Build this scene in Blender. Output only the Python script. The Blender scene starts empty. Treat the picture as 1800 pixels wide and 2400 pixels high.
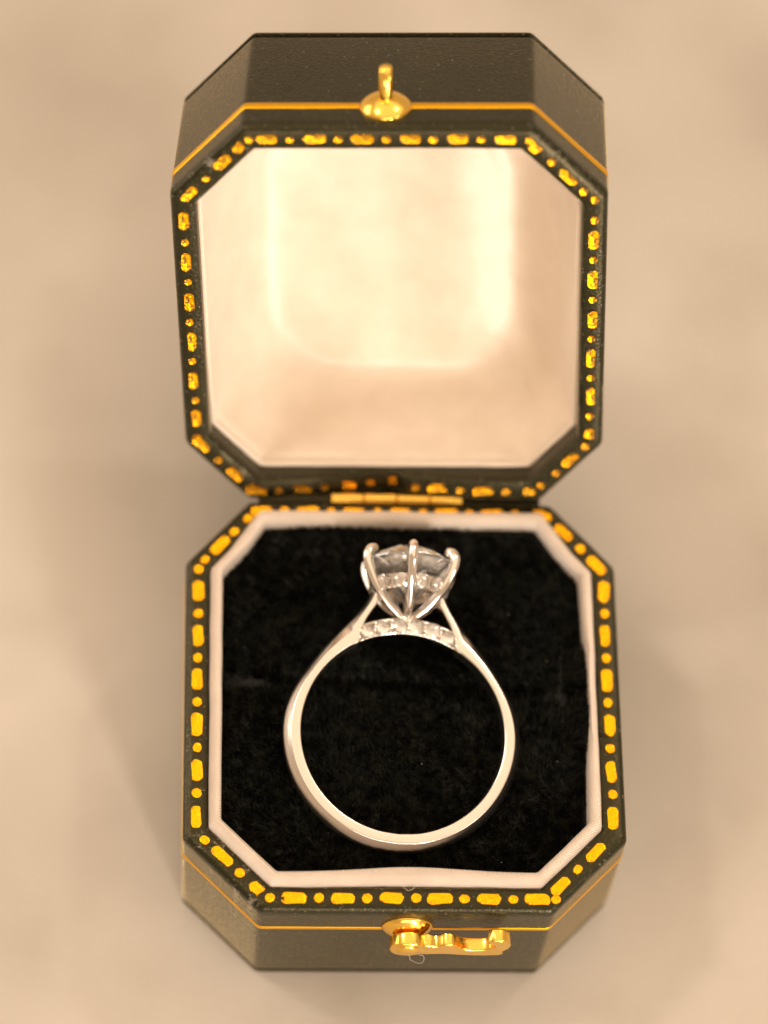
import bpy, math, random
import numpy as np
from mathutils import Matrix, Vector, noise as mnoise

S = 0.001                       # everything below is measured in millimetres
random.seed(7)
rng = np.random.default_rng(11)
scn = bpy.context.scene
COL = scn.collection

# ------------------------------------------------------------------ camera
D, HB, HL = 38.405, 16.881, 16.68          # box depth, base height, lid height
R_CAM = np.array([[0.9982639, -0.0139416, 0.0572259], [-0.0122379, 0.9012841, 0.4330557], [-0.0576142, -0.4330042, 0.8995487]])
C_CAM = np.array([-19.4531, -136.4077, 281.2447])
OFF = np.array([0.0, D / 2, HB])           # hinge line -> world (table top is z = 0)

cd = bpy.data.cameras.new("camera")
cam = bpy.data.objects.new("camera", cd)
COL.objects.link(cam)
m = np.eye(4); m[:3, :3] = R_CAM.T; m[:3, 3] = (C_CAM + OFF) * S
cam.matrix_world = Matrix(m.tolist())
cd.sensor_fit = 'VERTICAL'; cd.sensor_height = 24.0; cd.lens = 82.44
cd.clip_start = 0.01; cd.clip_end = 20.0
cd.dof.use_dof = True
cd.dof.focus_distance = 0.2998
cd.dof.aperture_fstop = 6.8
cd.dof.aperture_blades = 9
scn.camera = cam

# ------------------------------------------------------------------ world and lamps
w = bpy.data.worlds.new("World"); scn.world = w; w.use_nodes = True
bg = w.node_tree.nodes["Background"]
bg.inputs[0].default_value = (1.0, 0.72, 0.46, 1); bg.inputs[1].default_value = 0.47

def area(name, loc, target, sx, sy, power, col):
    l = bpy.data.lights.new(name, 'AREA'); l.shape = 'RECTANGLE'; l.size = sx; l.size_y = sy
    l.energy = power; l.color = col
    o = bpy.data.objects.new(name, l); COL.objects.link(o)
    o.location = loc
    o.rotation_euler = (Vector(target) - Vector(loc)).to_track_quat('-Z', 'Y').to_euler()
    return o
area("window_light", (0.36, -0.92, 0.27), (0, 0, 0.03), 0.10, 0.52, 6.2, (1.0, 0.90, 0.78))
area("front_softbox", (-0.06, -1.00, 0.50), (0, 0, 0.02), 0.60, 0.40, 2.6, (1.0, 0.88, 0.74))
area("side_window", (-0.74, 0.34, 0.29), (0, 0, 0.02), 0.60, 0.30, 1.6, (1.0, 0.90, 0.79))
area("right_lamp", (0.62, -0.42, 0.50), (0, 0, 0.02), 0.16, 0.16, 0.7, (1.0, 0.90, 0.78))
area("added_back_glint", (-0.42, 0.22, 0.75), (0, 0, 0.02), 0.08, 0.08, 0.9, (1.0, 0.90, 0.78))  # small light added for sparkle in the diamond, no known source
area("added_crown_glint", (0.50, 0.46, 0.88), (0, 0, 0.02), 0.07, 0.07, 0.8, (1.0, 0.92, 0.82))  # added light that makes the diamond's crown facets flash
area("ceiling_bounce", (0.10, 0.40, 1.40), (0, 0, 0.02), 2.6, 2.2, 11.0, (1.0, 0.78, 0.55))

scn.view_settings.view_transform = 'Standard'
scn.view_settings.look = 'None'
scn.view_settings.exposure = 0.52
scn.view_settings.gamma = 1.0
scn.view_settings.use_curve_mapping = False
scn.render.engine = 'CYCLES'
cy = scn.cycles
cy.use_denoising = True
cy.max_bounces = 40; cy.transmission_bounces = 40; cy.glossy_bounces = 12; cy.diffuse_bounces = 4
cy.sample_clamp_indirect = 12.0
cy.blur_glossy = 0.3

# ------------------------------------------------------------------ materials
def mat(name):
    mt = bpy.data.materials.new(name); mt.use_nodes = True
    nt = mt.node_tree; b = nt.nodes["Principled BSDF"]
    return mt, nt, b
def N(nt, kind, **kw):
    n = nt.nodes.new(kind)
    for k, v in kw.items(): setattr(n, k, v)
    return n
def ramp(nt, stops):
    r = N(nt, "ShaderNodeValToRGB"); e = r.color_ramp.elements
    while len(e) < len(stops): e.new(0.5)
    for i, (p, c) in enumerate(stops): e[i].position = p; e[i].color = (*c, 1)
    return r
def coords(nt, scale=1.0, stretch=(1, 1, 1)):
    t = N(nt, "ShaderNodeTexCoord"); mp = N(nt, "ShaderNodeMapping")
    mp.inputs["Scale"].default_value = [scale * s for s in stretch]
    nt.links.new(t.outputs["Object"], mp.inputs[0]); return mp
def noise(nt, vec, scale, detail=4, rough=0.55, dist=0.0):
    n = N(nt, "ShaderNodeTexNoise"); n.inputs["Scale"].default_value = scale
    n.inputs["Detail"].default_value = detail; n.inputs["Roughness"].default_value = rough
    n.inputs["Distortion"].default_value = dist
    nt.links.new(vec.outputs[0], n.inputs["Vector"]); return n
def bump(nt, b, h, strength, dist):
    bp = N(nt, "ShaderNodeBump"); bp.inputs["Strength"].default_value = strength
    bp.inputs["Distance"].default_value = dist
    nt.links.new(h, bp.inputs["Height"]); nt.links.new(bp.outputs[0], b.inputs["Normal"]); return bp

def make_leather():
    mt, nt, b = mat("green_black_leather")
    mp = coords(nt, 1000)                                    # object units in mm
    n1 = noise(nt, mp, 3.5, 5, 0.6); n2 = noise(nt, mp, 0.25, 3)
    r = ramp(nt, [(0.3, (0.005, 0.0075, 0.003)), (0.75, (0.010, 0.012, 0.005))])
    nt.links.new(n2.outputs[0], r.inputs[0])
    fl = noise(nt, mp, 2.6, 6, 0.72)                         # dusty scuffs
    fr = ramp(nt, [(0.62, (0, 0, 0)), (0.70, (1, 1, 1))]); nt.links.new(fl.outputs[0], fr.inputs[0])
    mx = N(nt, "ShaderNodeMix", data_type='RGBA'); mx.inputs["B"].default_value = (0.30, 0.26, 0.20, 1)
    nt.links.new(r.outputs[0], mx.inputs["A"])
    ge = N(nt, "ShaderNodeNewGeometry")                      # corners rub through first
    pw = N(nt, "ShaderNodeMath", operation='MULTIPLY_ADD', use_clamp=False); pw.inputs[1].default_value = 0.6; pw.inputs[2].default_value = -0.30
    nt.links.new(ge.outputs["Pointiness"], pw.inputs[0])
    pa = N(nt, "ShaderNodeMath", operation='ADD'); nt.links.new(fl.outputs[0], pa.inputs[0]); nt.links.new(pw.outputs[0], pa.inputs[1])
    nt.links.new(pa.outputs[0], fr.inputs[0])
    k = N(nt, "ShaderNodeMath", operation='MULTIPLY'); k.inputs[1].default_value = 0.55
    nt.links.new(fr.outputs[0], k.inputs[0]); nt.links.new(k.outputs[0], mx.inputs["Factor"])
    nt.links.new(mx.outputs["Result"], b.inputs["Base Color"])
    b.inputs["Roughness"].default_value = 0.27
    b.inputs["IOR"].default_value = 1.46
    b.inputs["Specular Tint"].default_value = (1.0, 0.80, 0.48, 1)
    b.inputs["Sheen Weight"].default_value = 1.0
    b.inputs["Sheen Roughness"].default_value = 0.22
    b.inputs["Sheen Tint"].default_value = (1.0, 0.77, 0.42, 1)
    mp2 = coords(nt, 1000, (1.0, 1.0, 2.2))
    v = N(nt, "ShaderNodeTexVoronoi", feature='DISTANCE_TO_EDGE'); v.inputs["Scale"].default_value = 2.4
    nt.links.new(mp2.outputs[0], v.inputs["Vector"])
    ad = N(nt, "ShaderNodeMath", operation='ADD'); nt.links.new(v.outputs["Distance"], ad.inputs[0])
    nt.links.new(n1.outputs[0], ad.inputs[1])
    bump(nt, b, ad.outputs[0], 0.38, 0.00009)
    return mt

def make_gold(name, rough, bstr, worn=0, col=(1.0, 0.45, 0.006)):
    mt, nt, b = mat(name)
    b.inputs["Metallic"].default_value = 1.0
    mp = coords(nt, 1000); n = noise(nt, mp, 3.0, 4, 0.6)
    r = ramp(nt, [(0.25, tuple(c * 0.88 for c in col)), (0.75, col)]); nt.links.new(n.outputs[0], r.inputs[0])
    nt.links.new(r.outputs[0], b.inputs["Base Color"])
    b.inputs["Roughness"].default_value = rough
    if bstr: bump(nt, b, n.outputs[0], bstr, 0.0001)
    if worn:                                                 # rubbed gaps where the dark leather shows
        n2 = noise(nt, mp, 1.7, 6, 0.7)
        r2 = ramp(nt, [(worn, (1, 1, 1)), (worn + .06, (0, 0, 0))]); nt.links.new(n2.outputs[0], r2.inputs[0])
        p2 = N(nt, "ShaderNodeBsdfPrincipled"); p2.inputs["Base Color"].default_value = (0.05, 0.028, 0.006, 1); p2.inputs["Roughness"].default_value = 0.4
        ms = N(nt, "ShaderNodeMixShader"); nt.links.new(r2.outputs[0], ms.inputs[0])
        nt.links.new(b.outputs[0], ms.inputs[1]); nt.links.new(p2.outputs[0], ms.inputs[2])
        nt.links.new(ms.outputs[0], nt.nodes["Material Output"].inputs[0])
    return mt

def make_satin(name, lo, hi, rough, bst):
    mt, nt, b = mat(name)
    mp = coords(nt, 1000)
    n = noise(nt, mp, 0.35, 3)
    r = ramp(nt, [(0.3, lo), (0.7, hi)]); nt.links.new(n.outputs[0], r.inputs[0])
    nt.links.new(r.outputs[0], b.inputs["Base Color"])
    b.inputs["Roughness"].default_value = rough
    b.inputs["Specular IOR Level"].default_value = 0.9
    b.inputs["Sheen Weight"].default_value = 0.25
    wv = N(nt, "ShaderNodeTexWave", wave_type='BANDS', bands_direction='DIAGONAL')
    wv.inputs["Scale"].default_value = 2.6; wv.inputs["Distortion"].default_value = 1.2
    wv.inputs["Detail"].default_value = 2
    nt.links.new(mp.outputs[0], wv.inputs["Vector"])
    nf = noise(nt, mp, 4.0, 4, 0.6)
    ad = N(nt, "ShaderNodeMath", operation='ADD'); nt.links.new(wv.outputs["Fac"], ad.inputs[0]); nt.links.new(nf.outputs[0], ad.inputs[1])
    bump(nt, b, ad.outputs[0], bst, 0.00008)
    return mt

def make_velvet():
    mt, nt, b = mat("black_velvet")
    mp = coords(nt, 1000)
    n = noise(nt, mp, 0.8, 4, 0.6)
    r = ramp(nt, [(0.3, (0.0012, 0.0013, 0.0012)), (0.75, (0.004, 0.0045, 0.0038))]); nt.links.new(n.outputs[0], r.inputs[0])
    nt.links.new(r.outputs[0], b.inputs["Base Color"])
    b.inputs["Roughness"].default_value = 0.55
    b.inputs["Specular IOR Level"].default_value = 0.25
    return mt

def make_platinum():
    mt, nt, b = mat("polished_white_gold")
    b.inputs["Base Color"].default_value = (0.73, 0.675, 0.63, 1)
    b.inputs["Metallic"].default_value = 1.0
    b.inputs["Roughness"].default_value = 0.22
    t = N(nt, "ShaderNodeTexCoord"); sp = N(nt, "ShaderNodeSeparateXYZ"); nt.links.new(t.outputs["Object"], sp.inputs[0])
    at = N(nt, "ShaderNodeMath", operation='ARCTAN2'); nt.links.new(sp.outputs[1], at.inputs[0]); nt.links.new(sp.outputs[0], at.inputs[1])
    ml = N(nt, "ShaderNodeMath", operation='MULTIPLY'); nt.links.new(at.outputs[0], ml.inputs[0]); ml.inputs[1].default_value = 42.0
    ln = N(nt, "ShaderNodeVectorMath", operation='LENGTH'); nt.links.new(t.outputs["Object"], ln.inputs[0])
    m2 = N(nt, "ShaderNodeMath", operation='MULTIPLY'); nt.links.new(ln.outputs["Value"], m2.inputs[0]); m2.inputs[1].default_value = 500.0
    cb = N(nt, "ShaderNodeCombineXYZ"); nt.links.new(ml.outputs[0], cb.inputs[0]); nt.links.new(m2.outputs[0], cb.inputs[1])
    n = noise(nt, cb, 1.6, 5, 0.65)
    bump(nt, b, n.outputs[0], 0.30, 0.00003)
    return mt

def make_metal_plain():
    mt, nt, b = mat("polished_setting_metal")
    b.inputs["Base Color"].default_value = (0.78, 0.72, 0.67, 1)
    b.inputs["Metallic"].default_value = 1.0
    b.inputs["Roughness"].default_value = 0.09
    mp = coords(nt, 1000); n = noise(nt, mp, 1.5, 3)
    bump(nt, b, n.outputs[0], 0.06, 0.00008)
    return mt

def make_diamond():
    mt, nt, b = mat("diamond")
    b.inputs["Base Color"].default_value = (1, 0.97, 0.93, 1)
    b.inputs["Roughness"].default_value = 0.0
    b.inputs["IOR"].default_value = 2.40
    b.inputs["Transmission Weight"].default_value = 0.93  # white diffuse share brightens the stone in place of inner light
    return mt

def make_stone():
    mt, nt, b = mat("beige_stone_surface")
    mp = coords(nt, 1000)
    n1 = noise(nt, mp, 0.022, 2, 0.45, 0.3); n2 = noise(nt, mp, 0.075, 3, 0.5); n3 = noise(nt, mp, 1.2, 5, 0.6)
    r1 = ramp(nt, [(0.30, (0.36, 0.315, 0.268)), (0.50, (0.455, 0.40, 0.345)), (0.72, (0.54, 0.485, 0.43))])
    nt.links.new(n1.outputs[0], r1.inputs[0])
    r2 = ramp(nt, [(0.28, (0.74, 0.72, 0.68)), (0.52, (1, 1, 1))]); nt.links.new(n2.outputs[0], r2.inputs[0])
    mx = N(nt, "ShaderNodeMix", data_type='RGBA', blend_type='MULTIPLY'); mx.inputs["Factor"].default_value = 0.38
    nt.links.new(r1.outputs[0], mx.inputs["A"]); nt.links.new(r2.outputs[0], mx.inputs["B"])
    nt.links.new(mx.outputs["Result"], b.inputs["Base Color"])
    b.inputs["Roughness"].default_value = 0.6
    bump(nt, b, n3.outputs[0], 0.2, 0.0002)
    return mt

def make_fibre():
    mt, nt, b = mat("pale_fibre")
    mp = coords(nt, 1000); n = noise(nt, mp, 2.0)
    r = ramp(nt, [(0.3, (0.62, 0.55, 0.46)), (0.7, (0.8, 0.74, 0.66))]); nt.links.new(n.outputs[0], r.inputs[0])
    nt.links.new(r.outputs[0], b.inputs["Base Color"]); b.inputs["Roughness"].default_value = 0.5
    return mt

LEATHER = make_leather()
FOIL = make_gold("stamped_gold_foil", 0.24, 0.9, 0.36)
FOIL_WORN = make_gold("worn_gold_foil", 0.17, 1.0, 0.43)
LINE = make_gold("gold_line_foil", 0.38, 0.08, 0, (1.0, 0.53, 0.012))
BRASS = make_gold("polished_brass", 0.2, 0.03, 0, (1.0, 0.63, 0.12))
SATIN = make_satin("cream_satin", (0.70, 0.585, 0.475), (0.76, 0.65, 0.54), 0.35, 0.3)
RIBBON = make_satin("woven_ribbon", (0.66, 0.535, 0.44), (0.74, 0.62, 0.52), 0.34, 0.9); VELVET = make_velvet(); PLAT = make_platinum(); SETTING = make_metal_plain()
DIAMOND = make_diamond(); STONE = make_stone(); FIBRE = make_fibre()

# ------------------------------------------------------------------ helpers
def mesh(name, v, f, sharp=None, smooth=True):
    me = bpy.data.meshes.new(name)
    me.from_pydata((np.asarray(v, float) * S).tolist(), [], [list(map(int, q)) for q in f])
    me.validate(); me.update()
    if smooth:
        me.shade_smooth()
        if sharp is not None: me.set_sharp_from_angle(angle=math.radians(sharp))
    return me
def obj(name, me, material, parent=None, loc=None):
    o = bpy.data.objects.new(name, me); COL.objects.link(o)
    if me is not None and material is not None and not me.materials: me.materials.append(material)
    if parent is not None: o.parent = parent
    if loc is not None: o.location = [c * S for c in loc]
    return o
def tag(o, label=None, cat=None, group=None, kind=None):
    if label: o["label"] = label
    if cat: o["category"] = cat
    if group: o["group"] = group
    if kind: o["kind"] = kind
    return o

W2 = 19.0
# octagon of the box, counter-clockwise seen from above, hinge edge at y = 0
CORN = np.array([(-W2 + 6.61, -D), (W2 - 6.61, -D), (W2, -D + 6.56), (W2, -6.11), (W2 - 5.58, 0), (-W2 + 5.58, 0), (-W2, -6.11), (-W2, -D + 6.56)])
def octo_corners(inset, sx=1.0):
    c = CORN * np.array([sx, 1.0]); n = len(c); out = []
    for i in range(n):
        p0, p1, p2 = c[i - 1], c[i], c[(i + 1) % n]
        d1 = (p1 - p0) / np.linalg.norm(p1 - p0); d2 = (p2 - p1) / np.linalg.norm(p2 - p1)
        n1 = np.array([-d1[1], d1[0]]); n2 = np.array([-d2[1], d2[0]])
        k = (n1 + n2) / (1 + n1 @ n2)
        out.append(p1 + k * inset)
    return np.array(out)
def octo(inset, rad=0.6, sx=1.0, ne=6, nc=4):
    """octagon outline with filleted corners; every call gives the same number of points"""
    c = octo_corners(inset, sx); n = len(c); pts = []
    tl = max(rad, 0.05) * math.tan(math.radians(22.5))
    fil = []
    for i in range(n):
        p0, p1, p2 = c[i - 1], c[i], c[(i + 1) % n]
        a = p1 + (p0 - p1) / np.linalg.norm(p0 - p1) * tl; b = p1 + (p2 - p1) / np.linalg.norm(p2 - p1) * tl
        arc = [(1 - t) ** 2 * a + 2 * t * (1 - t) * p1 + t * t * b for t in np.linspace(0, 1, nc)]
        fil.append(arc)
    for i in range(n):
        pts += fil[i]
        a, b = fil[i][-1], fil[(i + 1) % n][0]
        pts += [a + (b - a) * t for t in np.linspace(0, 1, ne + 1)[1:-1]]
    return np.array(pts)
def loft(rings, cap0=False, cap1=False, closed=True, flip=False):
    n = len(rings[0]); v = np.concatenate(rings); f = []
    for i in range(len(rings) - 1):
        for j in range(n if closed else n - 1):
            a, b = i * n + j, i * n + (j + 1) % n
            f.append((a, b, b + n, a + n))
    if cap0: f.append(tuple(range(n))[::-1])
    if cap1: f.append(tuple((len(rings) - 1) * n + j for j in range(n)))
    if flip: f = [q[::-1] for q in f]
    return v, f
def ring3(p, z): return np.column_stack([p, np.full(len(p), float(z)) if np.isscalar(z) else z])
def nz(x, y, z=0.0): return mnoise.noise(Vector((x, y, z)))

# ------------------------------------------------------------------ table
tv = [(-900, -900, 0), (900, -900, 0), (900, 900, 0), (-900, 900, 0)]
table = obj("table_surface", mesh("table_surface", tv, [(0, 1, 2, 3)], smooth=False), STONE)
tag(table, "pale beige stone surface under the ring box", "surface", kind="structure")

# ------------------------------------------------------------------ ring box: root and base
box = obj("ring_box", None, None, None, (0, 0, 0))
tag(box, "open octagonal dark green leather ring box with gold tooling and cream satin lining", "ring box")

def hinge_dip(x, y):
    """the leather strip along the lid's hinge side is split and pushed in at the middle"""
    k = np.clip((y + 4.2) / 1.6, 0, 1)
    a = np.where(x < 0.4, np.clip((x + 12.0) / 12.0, 0, 1) ** 1.3 * 1.7, np.clip((9.5 - x) / 9.0, 0, 1) * 0.75)
    return a * k

def shell(zs, h, sx, dip=False):
    """leather shell; zs = -1: body hangs below the rim (base), +1: above it (lid)"""
    prof = [(1.3, h, .5), (0.6, h - .06, .6), (.18, h - .3, .7), (0.04, h - .62, .8), (.06, h - .74, .8), (.62, h - .98, .8), (.62, h - 1.2, .8), (.03, h - 1.5, .8), (0, h - 2.0, .8), (0, h * .5, .8), (0, 1.2, .8), (0.02, .55, .8), (.14, .22, .75), (.42, .04, .6),
            (.75, 0, .5), (1.15, -.015, .4), (1.7, 0, .35), (2.05, .06, .3), (2.2, .25, .3), (2.26, 1.0, .3), (2.3, 4.0, .3)]
    rings = []
    for ins, z, r in prof:
        p = octo(ins, r, sx, ne=26)
        zz = np.full(len(p), z, float)
        wob = np.array([nz(q[0] * .21 + 3, q[1] * .21, zs * 3.0) for q in p]) * .10 + np.array([nz(q[0] * .9, q[1] * .9, 7 + zs) for q in p]) * .035
        if z < 1.5: zz += wob * (1 if z < .5 else .3)
        if dip and z < 1.5: zz += hinge_dip(p[:, 0], p[:, 1])
        rings.append(ring3(p, zz * zs))
    v, f = loft(rings, cap0=True, flip=(zs < 0))
    f = [q[::-1] for q in f]
    return mesh("leather_shell", v, f, 40)

base = obj("base", shell(-1, HB, 1.0), LEATHER, box, OFF)
base["label"] = "lower half of the box in dark green leather"

def band(name, depth, width, zs, sx):
    rings = []
    prof = ((-width / 2, -.02), (-width / 2 + .05, .035), (0, .045), (width / 2 - .05, .035), (width / 2, -.02))
    p0 = octo(0, .8, sx, ne=30)
    j = np.array([nz(q[0] * .8, q[1] * .8, depth) for q in p0]) * .06
    for i, (dz, out) in enumerate(prof):
        p = octo(-out, .8, sx, ne=30)
        rings.append(ring3(p, zs * (depth + dz) + j * (1 if i < 2 else .4 if i == 2 else -.6)))
    v, f = loft(rings, flip=(zs < 0))
    return mesh(name, v, f, 60)
obj("gold_line", band("gold_line", 4.32, .62, -1, 1.0), LINE, base)

# ---- stamped gold pieces on a rim
def foil_mesh(length, width, seed, cut=0.0):
    r = random.Random(seed); n = 16; o = []
    hw, hl = width / 2, max(length / 2 - width / 2, 0)
    for i in range(n):
        a = 2 * math.pi * (i + .5) / n
        x = math.copysign(hl, math.cos(a)) + hw * math.cos(a) if hl else hw * math.cos(a)
        y = hw * math.sin(a)
        if hl: y = max(-hw, min(hw, y * 1.12))
        o.append((x * (1 + r.uniform(-.06, .05)), y * (1 + r.uniform(-.15, .13))))
    o = np.array(o)
    if cut: o[:, 0] = np.where(o[:, 0] > length * (.5 - cut), length * (.5 - cut) + .25 * o[:, 1], o[:, 0])
    inn = o - np.sign(o) * 0 - o / np.maximum(np.linalg.norm(o, axis=1), 1e-6)[:, None] * .16
    inn[:, 1] = o[:, 1] * .68
    v = np.concatenate([ring3(o, -.03), ring3(o * .985, .022), ring3(inn, np.array([r.uniform(-.012, .012) for _ in range(n)]))])
    f = [(a, (a + 1) % n, (a + 1) % n + n, a + n) for a in range(n)] + [(a + n, (a + 1) % n + n, (a + 1) % n + 2 * n, a + 2 * n) for a in range(n)]
    f.append(tuple(range(2 * n, 3 * n)))
    return mesh("gold_foil_piece", v, f, 75)
DASH = [foil_mesh(2.06, .98, s) for s in range(5)]
DOT = [foil_mesh(.86, .86, s + 20) for s in range(4)]
STUB = [foil_mesh(1.35, .95, s + 40, .14) for s in range(3)]
LID_DASH = [foil_mesh(1.95, .86, s + 60) for s in range(5)]
LID_DOT = [foil_mesh(.76, .76, s + 80) for s in range(4)]
LID_STUB = [foil_mesh(1.3, .84, s + 100, .14) for s in range(3)]
for q in DASH + DOT + STUB: q.materials.append(FOIL)
for q in LID_DASH + LID_DOT + LID_STUB: q.materials.append(FOIL_WORN)

def put(kind, parent, x, y, z, ang, zs):
    pool = {'-': DASH, '.': DOT, '~': STUB}[kind] if zs < 0 else {'-': LID_DASH, '.': LID_DOT, '~': LID_STUB}[kind]
    o = bpy.data.objects.new({'-': "gold_dash", '.': "gold_dot", '~': "gold_dash"}[kind], random.choice(pool)); COL.objects.link(o)
    o.parent = parent
    o.location = (x * S, y * S, z * S)
    e = Matrix.Rotation(ang + random.uniform(-.05, .05), 4, 'Z')
    if zs > 0: e = Matrix.Rotation(math.pi, 4, 'X') @ Matrix.Rotation(-ang + random.uniform(-.05, .05), 4, 'Z')
    tilt = Matrix.Rotation(random.uniform(-.05, .05), 4, 'X') @ Matrix.Rotation(random.uniform(-.04, .04), 4, 'Y')
    o.rotation_euler = (e @ tilt).to_euler()
    k = .94 if zs > 0 else 1.0
    o.scale = (random.uniform(.92, 1.05) * (k + .04), random.uniform(.88, 1.06) * k, 1)
def tool_edge(parent, i, start, pattern, pitch, zs, sx, dip=False):
    c = octo_corners(1.16, sx); a, b = c[i], c[(i + 1) % 8]
    L = np.linalg.norm(b - a); d = (b - a) / L
    s = start
    for k in pattern:
        p = a + d * s
        z = -.03
        if dip: z += float(hinge_dip(np.array([p[0]]), np.array([p[1]]))[0])
        wob = nz(p[0] * .21 + 3, p[1] * .21, zs * 3.0) * .10 + nz(p[0] * .9, p[1] * .9, 7 + zs) * .035
        put(k, parent, p[0] + random.uniform(-.05, .05), p[1] + random.uniform(-.05, .05), zs * (z + wob - .05), math.atan2(d[1], d[0]), zs)
        s += pitch
# edges: 0 front, 1 front-right, 2 right, 3 back-right, 4 hinge, 5 back-left, 6 left, 7 front-left
tool_edge(base, 0, .35, ".-.-.-.-.-.-", 2.055, -1, 1.0)
tool_edge(base, 0, .35 + 2.055 * 11 + 1.55, ".", 1, -1, 1.0)
tool_edge(base, 1, 1.65, "-.-", 2.15, -1, 1.0)
tool_edge(base, 2, 1.5, "-.-.-.-.-.-", 2.125, -1, 1.0)
tool_edge(base, 3, .7, "-.-.", 2.1, -1, 1.0)
tool_edge(base, 4, .6, "~.-.-.-.-.-.-", 2.05, -1, 1.0)
tool_edge(base, 5, .9, "..-.", 1.85, -1, 1.0)
tool_edge(base, 6, .35, ".-.-.-.-.-.-", 2.1, -1, 1.0)
tool_edge(base, 7, 1.1, ".-.~", 2.05, -1, 1.0)

# ---- satin lip round the cushion
def lip():
    prof = [(2.22, -1.2), (2.20, -.2), (2.22, .40), (2.34, .84), (2.56, 1.06), (2.8, 1.12), (3.04, 1.06), (3.22, .84), (3.28, .3), (3.3, -2.2)]
    rings = []
    for ins, z in prof:
        p = octo(ins, .5, 1.0, ne=30)
        w1 = np.array([nz(q[0] * .28, q[1] * .28, 2.0) for q in p]); w2 = np.array([nz(q[0] * 1.1, q[1] * 1.1, 5.0) for q in p])
        cxy = np.array([0, -D / 2]); d = (p - cxy); d /= np.linalg.norm(d, axis=1)[:, None]
        k = 0.0 if z < -1 and ins < 3 else 1.0
        # the right side is squeezed by the pile, the front bows inwards
        sq = np.where(p[:, 0] > 14, .45 * np.exp(-((p[:, 1] + 18.5) / 5.0) ** 2), 0) * (1 if ins > 2.8 else 0)
        bow = np.where(p[:, 1] < -33, .35 * np.exp(-((p[:, 0] - .5) / 6.0) ** 2), 0) * (1 if ins > 2.8 else .3)
        p = p + d * ((w1 * .05 + w2 * .015) * k + sq - bow * (1.3 if ins > 2.7 else .9))[:, None]
        p[:, 1] += .95 * np.clip((p[:, 1] + 5.2) / 2.6, 0, 1)
        zz = z + (w1 * .10 + w2 * .02) * k * (1 if z > 0 else .0)
        rings.append(ring3(p, zz))
    v, f = loft(rings)
    return mesh("satin_lip", v, f, 70)
obj("satin_lip", lip(), RIBBON, base)

# ---- black velvet cushion in two rolls, slot across the middle
def hinge_shift(y): return .95 * np.clip((y + 5.2) / 2.6, 0, 1)
def pad_z(x, y):
    slot = -17.6 - .045 * x
    z = -0.95 - 1.5 * np.exp(-((y - slot) / .75) ** 2) + .35 * np.exp(-((y - slot) / 4.5) ** 2) * 0
    z = z - .45 * np.clip((np.abs(x) - 11.5) / 4.0, 0, 1) ** 2 - .5 * np.clip((-30.5 - y) / 4.0, 0, 1) ** 2 + .55 * np.clip((y + 9) / 5, 0, 1)
    z = z - .75 * np.exp(-((x - 3) / 9.0) ** 2 - ((y + 31) / 5.0) ** 2)          # the ring presses in
    z = z - .45 * np.exp(-((np.hypot(x + .3, y + 22.7) - 9.6) / .7) ** 2) * np.clip((-20 - y) / 4, 0, 1)
    return z + .12 * np.sin(x * .45 + 1) * np.sin(y * .5)
def cushion_surface():
    p = octo(3.2, .6, 1.0, ne=14); c = np.array([0, -D / 2]); rings = []
    for t in np.linspace(1, .04, 34):
        q = c + (p - c) * t
        zz = pad_z(q[:, 0], q[:, 1]); q[:, 1] += hinge_shift(q[:, 1])
        rings.append(ring3(q, zz))
    skirt = rings[0].copy(); skirt[:, 2] -= 5
    v, f = loft([skirt] + rings, cap1=True)
    return mesh("velvet_cushion", v, f, 60)
cushion = obj("velvet_cushion", cushion_surface(), VELVET, box, OFF)
cushion["label"] = "black velvet cushion with a slot across"

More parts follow.
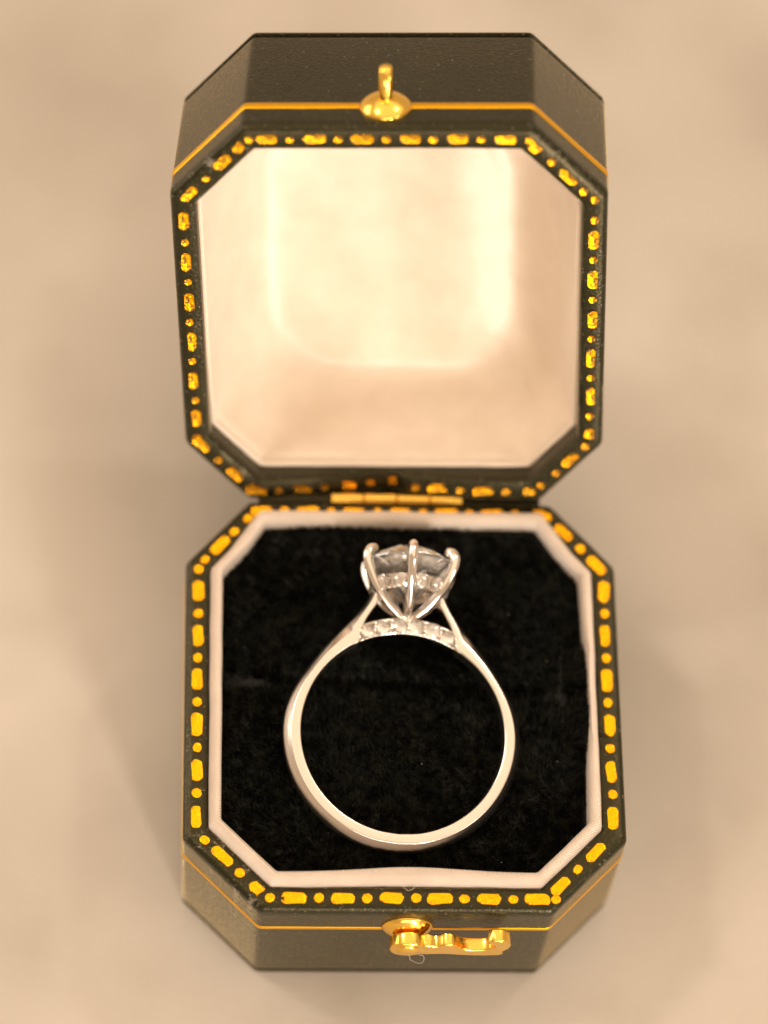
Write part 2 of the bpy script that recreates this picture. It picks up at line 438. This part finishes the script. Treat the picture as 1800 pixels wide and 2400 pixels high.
def pile():
    n = 60000
    poly = octo_corners(3.42)
    x = rng.uniform(-15.7, 15.7, n * 2); y = rng.uniform(-D + 3.3, -3.3, n * 2)
    ok = np.ones(n * 2, bool)
    for i in range(8):
        a, b = poly[i], poly[(i + 1) % 8]
        ok &= ((b[0] - a[0]) * (y - a[1]) - (b[1] - a[1]) * (x - a[0])) > 0
    x, y = x[ok][:n], y[ok][:n]; n = len(x)
    z = pad_z(x, y); y = y + hinge_shift(y)
    # clumps: strands lean along a slowly varying direction, with tufts pulled together
    th = 2.6 + 1.1 * np.sin(x * .31 + 1.3 * np.sin(y * .27)) + .9 * np.sin(y * .43 + x * .2) + rng.normal(0, .55, n)
    tuft = np.sin(x * 3.1 + 2 * np.sin(y * 1.7)) * np.sin(y * 2.7 + 2 * np.sin(x * 1.3))
    lean = .55 + .35 * tuft + rng.normal(0, .22, n)
    ln = rng.uniform(.75, 1.25, n) * (1 + .25 * tuft)
    right = (x > 13.9) & (np.abs(y + 18.5) < 4.5)                      # tufts that spill over the right lip
    th = np.where(right, rng.normal(0.15, .5, n), th); lean = np.where(right, .95 + rng.normal(0, .2, n), lean); ln = np.where(right, ln * 1.7, ln)
    z = z + np.where(right, .9 * np.clip((x - 13.9) / 1.0, 0, 1), 0)
    dx, dy, dz = np.sin(lean) * np.cos(th), np.sin(lean) * np.sin(th), np.cos(lean)
    px, py = -np.sin(th), np.cos(th)
    wd = rng.uniform(.024, .055, n)
    b = np.stack([x, y, z - .05], 1); d = np.stack([dx, dy, dz], 1); s = np.stack([px, py, np.zeros(n)], 1)
    curl = np.stack([dx * .5, dy * .5, -.22 * np.ones(n)], 1)
    mid = b + d * (ln * .55)[:, None]; tip = b + d * ln[:, None] + curl * (ln * .35)[:, None]
    v = np.stack([b - s * wd[:, None], b + s * wd[:, None], mid + s * wd[:, None] * .85, mid - s * wd[:, None] * .85, tip], 1).reshape(-1, 3)
    i = np.arange(n) * 5
    me = bpy.data.meshes.new("velvet_pile")
    q = np.stack([i, i + 1, i + 2, i + 3], 1); t = np.stack([i + 3, i + 2, i + 4], 1)
    loops = np.concatenate([q.ravel(), t.ravel()]).astype(np.int32)
    me.vertices.add(len(v)); me.vertices.foreach_set("co", (v * S).astype(np.float32).ravel())
    me.loops.add(len(loops)); me.loops.foreach_set("vertex_index", loops)
    st = np.concatenate([np.arange(n) * 4, 4 * n + np.arange(n) * 3]).astype(np.int32)
    me.polygons.add(2 * n); me.polygons.foreach_set("loop_start", st)
    me.update(calc_edges=True); me.validate()
    return me
def make_pile_mat():
    mt, nt, b = mat("velvet_fibre")
    mp = coords(nt, 1000); n = noise(nt, mp, 0.9, 6, 0.74)
    r = ramp(nt, [(0.44, (0.0007, 0.0008, 0.0007)), (0.74, (0.017, 0.018, 0.012))]); nt.links.new(n.outputs[0], r.inputs[0])
    nt.links.new(r.outputs[0], b.inputs["Base Color"])
    b.inputs["Roughness"].default_value = 0.5; b.inputs["Specular IOR Level"].default_value = 0.06
    return mt
tag(obj("velvet_pile", pile(), make_pile_mat(), cushion), kind="stuff")

# ------------------------------------------------------------------ lid
LM = np.array([[0.995688, 0.061661, 0.069306], [-0.032696, -0.465896, 0.884235], [0.086813, -0.882688, -0.461871]])
LT = np.array([-0.49683, 0.03059, -0.01598])
LSX = 0.9684
lid = obj("lid", shell(1, HL, LSX, dip=True), LEATHER, box)
m = np.eye(4); m[:3, :3] = LM; m[:3, 3] = (LT + OFF) * S
lid.matrix_local = Matrix(m.tolist())
lid["label"] = "upper half of the box tipped open behind"
obj("gold_line", band("lid_gold_line", 3.52, .95, 1, LSX), LINE, lid)
def lid_edge(i, start, pattern, pitch): tool_edge(lid, i, start, pattern, pitch, 1, LSX, dip=True)
lid_edge(0, .1, ".", 1); lid_edge(0, 1.5, "-.-.-.-.-.-.", 1.98)
lid_edge(1, 1.1, "~.-.", 1.95)
lid_edge(2, -.1, "..-.-.-.-.-.~", 2.0)
lid_edge(3, .6, ".-..", 1.9)
lid_edge(4, .5, "~.-.-.-.-.-.-", 2.02)
lid_edge(5, .4, "~-.-", 2.1)
lid_edge(6, .4, ".-.-.-.-.-.-", 2.03)
lid_edge(7, .8, "-.-~", 2.1)

def lining():
    c = np.array([0, -D / 2])
    prof = [(1.0, 1.0, 1.0, 1.0), (.995, .995, .995, 2.2), (.965, .975, .965, 4.0), (.90, .94, .92, 7.0), (.82, .90, .87, 9.8), (.74, .87, .82, 11.35), (.68, .84, .775, 12.2),
            (.635, .80, .735, 12.45), (.60, .765, .70, 12.5), (.55, .70, .645, 12.45), (.48, .6, .56, 12.35), (.38, .46, .45, 12.2), (.25, .3, .3, 12.1), (.14, .16, .16, 12.05), (.06, .07, .07, 12.03), (.012, .014, .014, 12.02)]
    rings = []
    for sx, st, sb, z in prof:
        q = octo(2.28, .5 + 9.5 * min(max((z - 2.5) / 9, 0), 1), LSX, ne=20, nc=7) - c
        top = q[:, 1] < 0
        q = np.column_stack([q[:, 0] * sx, q[:, 1] * np.where(top, st, sb)])
        if z > 9:                                               # the panel's corners soften
            k = min((z - 9) / 3, 1) * .08
            r_ = np.linalg.norm(q / np.array([19 * sx, 19 * st]), axis=1); q = q * (1 - k * np.clip(r_ - .9, 0, 1))[:, None]
        q = q + c
        zz = np.array([z + nz(a * .25, b * .25, 9) * .22 * (z > 2) + nz(a * .1, b * .35, 19) * .2 * (z > 4) for a, b in q])
        fl = min(max((.66 - sx) / .06, 0), 1)                     # the panel is fuller along its right edge
        zz = zz - fl * 1.5 * np.exp(-((q[:, 0] - 6.3) / 3.3) ** 2) * np.clip((q[:, 1] + 34) / 3, 0, 1) * np.clip((-6.5 - q[:, 1]) / 4, 0, 1)
        zz = np.maximum(zz, 1.0 + 1.15 * np.clip((q[:, 1] + 15) / 8, 0, 1))
        rings.append(ring3(q, zz))
    v, f = loft(rings, cap1=True, flip=True)
    return mesh("lid_lining", v, f, 80)
obj("satin_lining", lining(), SATIN, lid)
# satin cord where the lining meets the leather
def cord():
    p = octo(2.34, .5, LSX, ne=26); rings = []
    for a in np.linspace(0, 2 * math.pi, 9)[:-1]:
        q = octo(2.42 + .2 * math.cos(a), .5, LSX, ne=26)
        w1 = np.array([nz(b[0] * .5, b[1] * .5, 31.0) for b in p])
        z = 1.35 + 1.0 * np.clip((p[:, 1] + 15) / 8, 0, 1) + .28 * math.sin(a) + w1 * .12
        rings.append(ring3(q, z))
    rings.append(rings[0]); v, f = loft(rings)
    return mesh("satin_cord", v, f, 80)
obj("satin_cord", cord(), SATIN, lid)

# ---- brass catch on the lid's front wall: dome and staple
def revolve(prof, seg=32, axis='y'):
    """prof: (radius, height) ; height along -y"""
    rings = []
    for r, h in prof:
        a = np.linspace(0, 2 * math.pi, seg, endpoint=False)
        rings.append(np.column_stack([r * np.cos(a), np.full(seg, -h), r * np.sin(a)]))
    return loft(rings, cap0=True, cap1=True)
v, f = revolve([(2.2, -.1), (2.22, .12), (2.1, .3), (1.75, .62), (1.3, .9), (.85, 1.08), (.4, 1.16), (.1, 1.18)])
catch = obj("catch_dome", mesh("catch_dome", v, f, 50), BRASS, lid, (-.21, -D, 3.3))
def tube(path, radii, seg=12, cap=True, up=(0, 0, 1)):
    path = np.asarray(path, float); n = len(path); rings = []
    tang = np.gradient(path, axis=0); tang /= np.linalg.norm(tang, axis=1)[:, None]
    u = np.asarray(up, float)
    for i in range(n):
        t = tang[i]; a = u - t * (u @ t); a /= np.linalg.norm(a); b = np.cross(t, a); u = a
        rr = radii[i] if np.ndim(radii) else radii
        ra, rb = (rr if np.ndim(rr) else (rr, rr))
        ph = np.linspace(0, 2 * math.pi, seg, endpoint=False)
        rings.append(path[i] + np.outer(np.cos(ph) * ra, a) + np.outer(np.sin(ph) * rb, b))
    return loft(rings, cap0=cap, cap1=cap)
def spline(pts, n):
    pts = np.asarray(pts, float); P = np.vstack([2 * pts[0] - pts[1], pts, 2 * pts[-1] - pts[-2]]); out = []
    m_ = len(pts) - 1
    for s in np.linspace(0, m_, n):
        i = min(int(s), m_ - 1); t = s - i; a, b, c, d = P[i:i + 4]
        out.append(.5 * (2 * b + (c - a) * t + (2 * a - 5 * b + 4 * c - d) * t * t + (3 * b - a - 3 * c + d) * t ** 3))
    return np.array(out)
pth = [(0, -.6, -.62), (0, -1.6, -.72), (0, -2.7, -.7), (0, -3.45, -.35), (0, -3.6, 0), (0, -3.45, .35), (0, -2.7, .7), (0, -1.6, .72), (0, -.6, .62)]
v, f = tube(spline(pth, 40), [(.56, .34)] * 40, 14, up=(1, 0, 0))
obj("catch_staple", mesh("catch_staple", v, f, 60), BRASS, lid, (-.15, -D, 3.3))

# ---- hook latch on the base's front wall
LX, LZ = .24, -3.62
v, f = revolve([(2.15, -.1), (2.2, .1), (2.12, .26), (1.8, .52), (1.35, .78), (.9, .95), (.6, 1.02), (.5, 1.35)])
obj("latch_dome", mesh("latch_dome", v, f, 50), BRASS, base, (LX, -D, LZ))
def hook_outline():
    o = []
    for a in np.radians(np.linspace(40, 318, 26)): o.append((1.55 * math.cos(a), 1.5 * math.sin(a)))
    o += [(1.7, -1.1), (2.6, -1.0), (3.6, -1.02), (4.4, -1.2), (5.6, -1.35), (6.8, -1.35), (7.8, -1.25), (8.2, -.95), (8.1, -.55), (8.25, -.1), (8.6, .45), (8.72, 1.1), (8.55, 1.8), (8.15, 2.3), (7.6, 2.5),
          (7.05, 2.4), (6.72, 2.05), (6.75, 1.65), (7.1, 1.4), (7.35, 1.05), (7.3, .6), (6.95, .2), (6.3, .0), (5.5, -.02), (4.8, .15), (4.35, .5), (4.1, .95), (3.75, 1.3), (3.3, 1.38), (2.9, 1.2), (2.6, .9),
          (2.3, .82), (2.0, .95), (1.65, 1.12), (1.35, 1.1)]
    return np.array(o)
def hook():
    o = hook_outline(); n = len(o); c = o.mean(0)
    def ring(y, sh):
        nb = np.roll(o, -1, 0) - np.roll(o, 1, 0); nb /= np.linalg.norm(nb, axis=1)[:, None]
        q = o - np.column_stack([nb[:, 1], -nb[:, 0]]) * sh * (1)
        return np.column_stack([q[:, 0], np.full(n, -y), q[:, 1]])
    rings = [ring(1.05, .10), ring(1.15, 0.0), ring(2.02, 0.0), ring(2.12, .03), ring(2.18, .10)]
    v, f = loft(rings, cap0=True, cap1=True)
    return mesh("latch_hook", v, f, 35)
obj("latch_hook", hook(), BRASS, base, (LX, -D, LZ))
v, f = revolve([(1.0, 1.9), (1.0, 2.16), (.92, 2.3), (.6, 2.4), (.1, 2.43)], 28)
obj("latch_rivet", mesh("latch_rivet", v, f, 45), BRASS, base, (LX, -D, LZ))

# ---- added leather strip that makes the gap behind the hinge black
rings = []
for x in np.linspace(-12.6, 12.6, 30):
    rings.append(np.array([(x, .1, -2.6), (x, .0, -1.3), (x, .5, -.95), (x, 1.2, -.9), (x, 2.0, -1.1), (x, 2.3, -1.6), (x, 1.6, -2.4), (x, .7, -2.6)]))
v, f = loft(rings, cap0=True, cap1=True)
obj("gap_dark_strip", mesh("gap_dark_strip", v, f, 60), LEATHER, box, OFF)

# ---- hinge: a barrel of four knuckles
hinge = obj("hinge", None, None, box, OFF + np.array([-.25, .35, -.3]))
for i in range(4):
    a, b = -5.9 + i * 2.95, -5.9 + (i + 1) * 2.95 - .07
    v, f = tube([(a, 0, 0), (a + .06, 0, 0), (b - .06, 0, 0), (b, 0, 0)], [.52, .6, .6, .52], 16)
    obj("hinge_knuckle", mesh("hinge_knuckle", v, f, 40), BRASS, hinge)

# ------------------------------------------------------------------ engagement ring
RW0 = np.array([[0.99553, 0.02234, 0.091762], [-0.008366, 0.98866, -0.149936], [-0.094071, 0.148498, 0.984428]])
_t = math.radians(-1.8); RW = RW0 @ np.array([[math.cos(_t), -math.sin(_t), 0], [math.sin(_t), math.cos(_t), 0], [0, 0, 1]])
RC = np.array([-0.34, -22.69, 0.71])
ring = obj("engagement_ring", None, None)
m = np.eye(4); m[:3, :3] = RW; m[:3, 3] = (RC + RW @ np.array([.08, 0, 0]) + OFF) * S
ring.matrix_world = Matrix(m.tolist())
tag(ring, "white metal solitaire diamond ring with pave bridge lying on black velvet", "ring")

RI = 8.78
def ring_band():
    # right half, bottom to head: outer edge and inner edge in the ring's plane
    outer = [(math.sin(a) * 10.36, -math.cos(a) * 10.36) for a in np.radians(np.linspace(0, 90, 9))] + \
            [(10.1, 1.85), (9.42, 3.65), (8.42, 5.35), (7.3, 7.0), (6.05, 8.55), (5.35, 9.35), (4.85, 9.95), (4.3, 10.65), (3.85, 11.3), (3.45, 12.05), (3.05, 13.0)]
    inner = [(math.sin(a) * RI, -math.cos(a) * RI) for a in np.radians(np.linspace(0, 90, 9))] + \
            [(RI * math.cos(t), RI * math.sin(t)) for t in np.radians([11, 23.5, 35, 46, 56.5, 61.5])] + [(4.02, 8.75), (3.72, 9.75), (3.28, 10.55), (2.85, 11.3), (2.4, 12.4)]
    ns = 120
    O = spline(outer, ns); I = spline(inner, ns)
    # keep the lower inner edge a true circle
    O = np.vstack([O[::-1] * np.array([-1, 1]), O[1:]]); I = np.vstack([I[::-1] * np.array([-1, 1]), I[1:]])
    prof = [(0, 0), (0, .58), (.01, .70), (.03, .84), (.07, .94), (.11, .975), (.15, .985), (.30, 1.0), (.45, .995), (.57, .965), (.605, .95), (.625, .91), (.70, .79), (.80, .62), (.90, .41), (.97, .21), (1.0, 0)]
    prof = prof + [(u, -q) for u, q in prof[-2:0:-1]]
    rings = []
    for i in range(len(O)):
        t = abs(i / (len(O) - 1) * 2 - 1)
        hw = 1.22 - .34 * t
        d = O[i] - I[i]
        rings.append(np.array([(I[i][0] + d[0] * u, I[i][1] + d[1] * u, q * hw) for u, q in prof]))
    v, f = loft(rings, cap0=True, cap1=True)
    return mesh("band", v, f, 85)
obj("band", ring_band(), PLAT, ring)

def bridge():
    rings = []
    for x in np.linspace(-4.35, 4.35, 44):
        yi = math.sqrt(RI ** 2 - x * x) + .02
        yo = 10.3 - .055 * x * x
        hw = .84
        prof = [(yi, -.80), (yi, .60), (yi + .05, .78), (yi + .14, .84), (yi + .24, .78), (yi + .28, .50), (yi + .30, .02),
                (yo - .30, .02), (yo - .28, .50), (yo - .24, .78), (yo - .14, .84), (yo - .05, .78), (yo, .60), (yo, -.80)]
        rings.append(np.array([(x, y, z) for y, z in prof]))
    v, f = loft(rings, cap0=True, cap1=True)
    return mesh("bridge", v, f, 35)
bridge_o = obj("bridge", bridge(), SETTING, ring)

# brilliant cut, unit girdle radius, axis +z
def brilliant():
    v = []; f = []
    T = [(.54 * math.cos(a), .54 * math.sin(a), .31) for a in np.radians(np.arange(8) * 45)]
    Sx = [(.80 * math.cos(a), .80 * math.sin(a), .165) for a in np.radians(np.arange(8) * 45 + 22.5)]
    G = [(math.cos(a), math.sin(a), .022) for a in np.radians(np.arange(16) * 22.5)]
    H = [(math.cos(a), math.sin(a), -.022) for a in np.radians(np.arange(16) * 22.5)]
    L = [(.26 * math.cos(a), .26 * math.sin(a), -.655) for a in np.radians(np.arange(8) * 45 + 22.5)]
    v = T + Sx + G + H + L + [(0, 0, -.87)]
    t, s, g, h, l, cu = 0, 8, 16, 32, 48, 56
    f.append(tuple(range(8)))
    for k in range(8):
        k1 = (k + 1) % 8; km = (k - 1) % 8
        f.append((t + k, s + k, t + k1))
        f.append((t + k, s + km, g + 2 * k)); f.append((t + k, g + 2 * k, s + k))
        f.append((s + k, g + 2 * k, g + 2 * k + 1)); f.append((s + k, g + 2 * k + 1, g + (2 * k + 2) % 16))
        f.append((l + k, h + 2 * k + 1, h + 2 * k)); f.append((l + k, h + (2 * k + 2) % 16, h + 2 * k + 1))
        f.append((cu, l + k, h + 2 * k)); f.append((cu, h + 2 * k, l + km))
    for k in range(16): f.append((g + k, h + k, h + (k + 1) % 16, g + (k + 1) % 16))
    return np.array(v), f
BV, BF = brilliant()
PV = BV.copy(); PV[:8] *= (.80, .80, 1.2)
AX = np.array([[1, 0, 0], [0, 0, 1], [0, -1, 0]], float)      # z axis of the cut -> ring +y
GIR = 15.25
rot = Matrix.Rotation(math.radians(9), 3, 'Z')
cs = mesh("centre_diamond", (np.array([list(rot @ Vector(q)) for q in BV]) * 4.05) @ AX.T + np.array([0, GIR, 0]), BF, smooth=False)
cst = obj("centre_diamond", cs, DIAMOND, ring)
cst["label"] = "large round brilliant diamond"

SMALL = mesh("pave_diamond", PV, BF, smooth=False); SMALL.materials.append(DIAMOND)
def small(parent, pos, normal, r, spin, name="pave_diamond"):
    o = bpy.data.objects.new(name, SMALL); COL.objects.link(o); o.parent = parent
    q = Vector(normal).to_track_quat('Z', 'Y').to_matrix().to_4x4()
    o.matrix_local = Matrix.Translation(Vector(pos) * S) @ q @ Matrix.Rotation(spin, 4, 'Z') @ Matrix.Diagonal((r, r, r * .8, 1))
    return o
BEAD_V, BEAD_F = [], []
for i in range(4):
    th = math.pi * (.08 + .84 * i / 3)
    for j in range(8):
        a = j * math.pi / 4; BEAD_V.append((math.sin(th) * math.cos(a), math.sin(th) * math.sin(a), math.cos(th)))
for i in range(3):
    for j in range(8): BEAD_F.append((i * 8 + j, i * 8 + 8 + j, i * 8 + 8 + (j + 1) % 8, i * 8 + (j + 1) % 8))
BEAD_F += [tuple(range(8)), tuple(range(24, 32))[::-1]]
BEAD = mesh("grain_bead", np.array(BEAD_V), BEAD_F); BEAD.materials.append(SETTING)
def bead(parent, pos, r):
    o = bpy.data.objects.new("grain_bead", BEAD); COL.objects.link(o); o.parent = parent
    o.location = [c * S for c in pos]; o.scale = (r, r, r)
XS = [-3.5, -2.14, -.72, .72, 2.14, 3.5]
for i, x in enumerate(XS):
    yc = (math.sqrt(RI ** 2 - x * x) + 10.3 - .055 * x * x) / 2
    small(bridge_o, (x, yc, .87), (random.uniform(-.25, .25), random.uniform(-.2, .25), 1), .69 if abs(x) < 3 else .62, random.uniform(0, 1))
for i in range(7):
    x = [-4.2, -2.88, -1.47, 0, 1.47, 2.88, 4.2][i]
    yi = math.sqrt(RI ** 2 - x * x); yo = 10.3 - .055 * x * x
    for t in ((.16, .40, .62, .86) if 0 < i < 6 else (.3, .7)): bead(bridge_o, (x + random.uniform(-.04, .04), yi + (yo - yi) * t, .90), .17)
for x in np.linspace(-3.9, 3.9, 22):
    yi = math.sqrt(RI ** 2 - x * x); bead(bridge_o, (x, yi + .13, .80), .14)

# head: six claws rising from a small collar, hidden halo below the girdle
claws = []
for k in range(6):
    az = math.radians(95 + 60 * k)
    prof = [(.30, 9.9), (.75, 10.55), (1.95, 11.45), (3.2, 12.75), (3.95, 14.0), (4.32, 14.95), (4.32, 15.6), (4.02, 16.02), (3.40, 16.3)]
    pts = [(r * math.cos(az), y, r * math.sin(az)) for r, y in prof]
    P = spline(pts, 34)
    rad = np.interp(np.linspace(0, 1, 34), [0, .25, .5, .72, .88, .96, 1], [.35, .39, .43, .46, .44, .35, .14])
    side = (-math.sin(az), 0, math.cos(az))
    v, f = tube(P, [(a * .95, a * 1.05) for a in rad], 12, up=side)
    obj("claw", mesh("claw", v, f, 60), SETTING, ring)
v = []; rr = []
prof = [(.0, 9.7), (.85, 9.75), (1.0, 10.1), (.9, 10.5), (.55, 10.62), (0.01, 10.65)]
rings_ = []
for r, y in prof:
    a = np.linspace(0, 2 * math.pi, 24, endpoint=False); rings_.append(np.column_stack([max(r, .01) * np.cos(a), np.full(24, y), max(r, .01) * np.sin(a)]))
v, f = loft(rings_, flip=True)
obj("head_collar", mesh("head_collar", v, f, 50), SETTING, ring)
# halo rail
HY, HR = 13.1, 2.95
sec = [(-.22, -.55), (.10, -.58), (.26, -.46), (.30, 0), (.26, .46), (.10, .58), (-.22, .55)]
rings_ = []
for dr, dy in sec + [sec[0]]:
    a = np.linspace(0, 2 * math.pi, 60, endpoint=False); rings_.append(np.column_stack([(HR + dr + dy * .35) * np.cos(a), np.full(60, HY + dy), (HR + dr + dy * .35) * np.sin(a)]))
v, f = loft(rings_)
halo = obj("halo_rail", mesh("halo_rail", v, f, 40), SETTING, ring)
for k in range(12):
    az = math.radians(95 + 15 + 30 * k)
    nrm = Vector((math.cos(az), -.33, math.sin(az))).normalized()
    p = Vector((HR * math.cos(az), HY, HR * math.sin(az))) + nrm * .38
    small(halo, p, nrm + Vector((random.uniform(-.1, .1), random.uniform(-.1, .1), random.uniform(-.1, .1))), .68, random.uniform(0, 1))

# ------------------------------------------------------------------ stray fibres and dust
dv, df = [], []
for x, y in [(8.2, -33.6), (7.9, -35.0), (-6.6, -31.2), (10.8, -21.5), (12.6, -15.2), (9.4, -10.8), (13.2, -24.6), (-9.8, -20.3), (1.5, -24.9)]:
    z = float(pad_z(np.array([x]), np.array([y]))[0]) + .8; r = random.uniform(.025, .06); b = len(dv); a0 = random.uniform(0, 6)
    for k in range(5): dv.append((x + r * random.uniform(.6, 1.3) * math.cos(a0 + k * 1.257), y + r * random.uniform(.4, 1) * math.sin(a0 + k * 1.257), z))
    dv += [(x, y, z + r * .8), (x, y, z - r * .6)]
    for k in range(5): df += [(b + k, b + (k + 1) % 5, b + 5), (b + (k + 1) % 5, b + k, b + 6)]
tag(obj("dust_specks", mesh("dust_specks", dv, df), FIBRE, None, OFF), "pale dust specks scattered on the black velvet", "dust", kind="stuff")

def fibre(name, pts, r, label):
    v, f = tube(spline(pts, 40), r, 6)
    return tag(obj(name, mesh(name, v, f, 80), FIBRE, None, OFF), label, "fibre")
fibre("lint_fibre", [(LX + .1, -D - 2.45, -4.1), (LX + .25, -D - 2.5, -4.6)] + [(LX + .85 + .62 * math.cos(a), -D - 2.5 + .12 * math.sin(2 * a), -5.0 + .95 * math.sin(a)) for a in np.radians(np.linspace(165, 440, 14))], .014,
      "fine curled lint fibre caught under the brass hook rivet")
fibre("lint_fibre", [(-.6, -35.9, .75), (-.35, -36.35, .55), (.1, -36.6, .25), (.55, -36.45, .35), (.75, -36.1, .6)], .013,
      "tiny looped lint fibre on the front satin lip")

print("objects", len(bpy.data.objects))
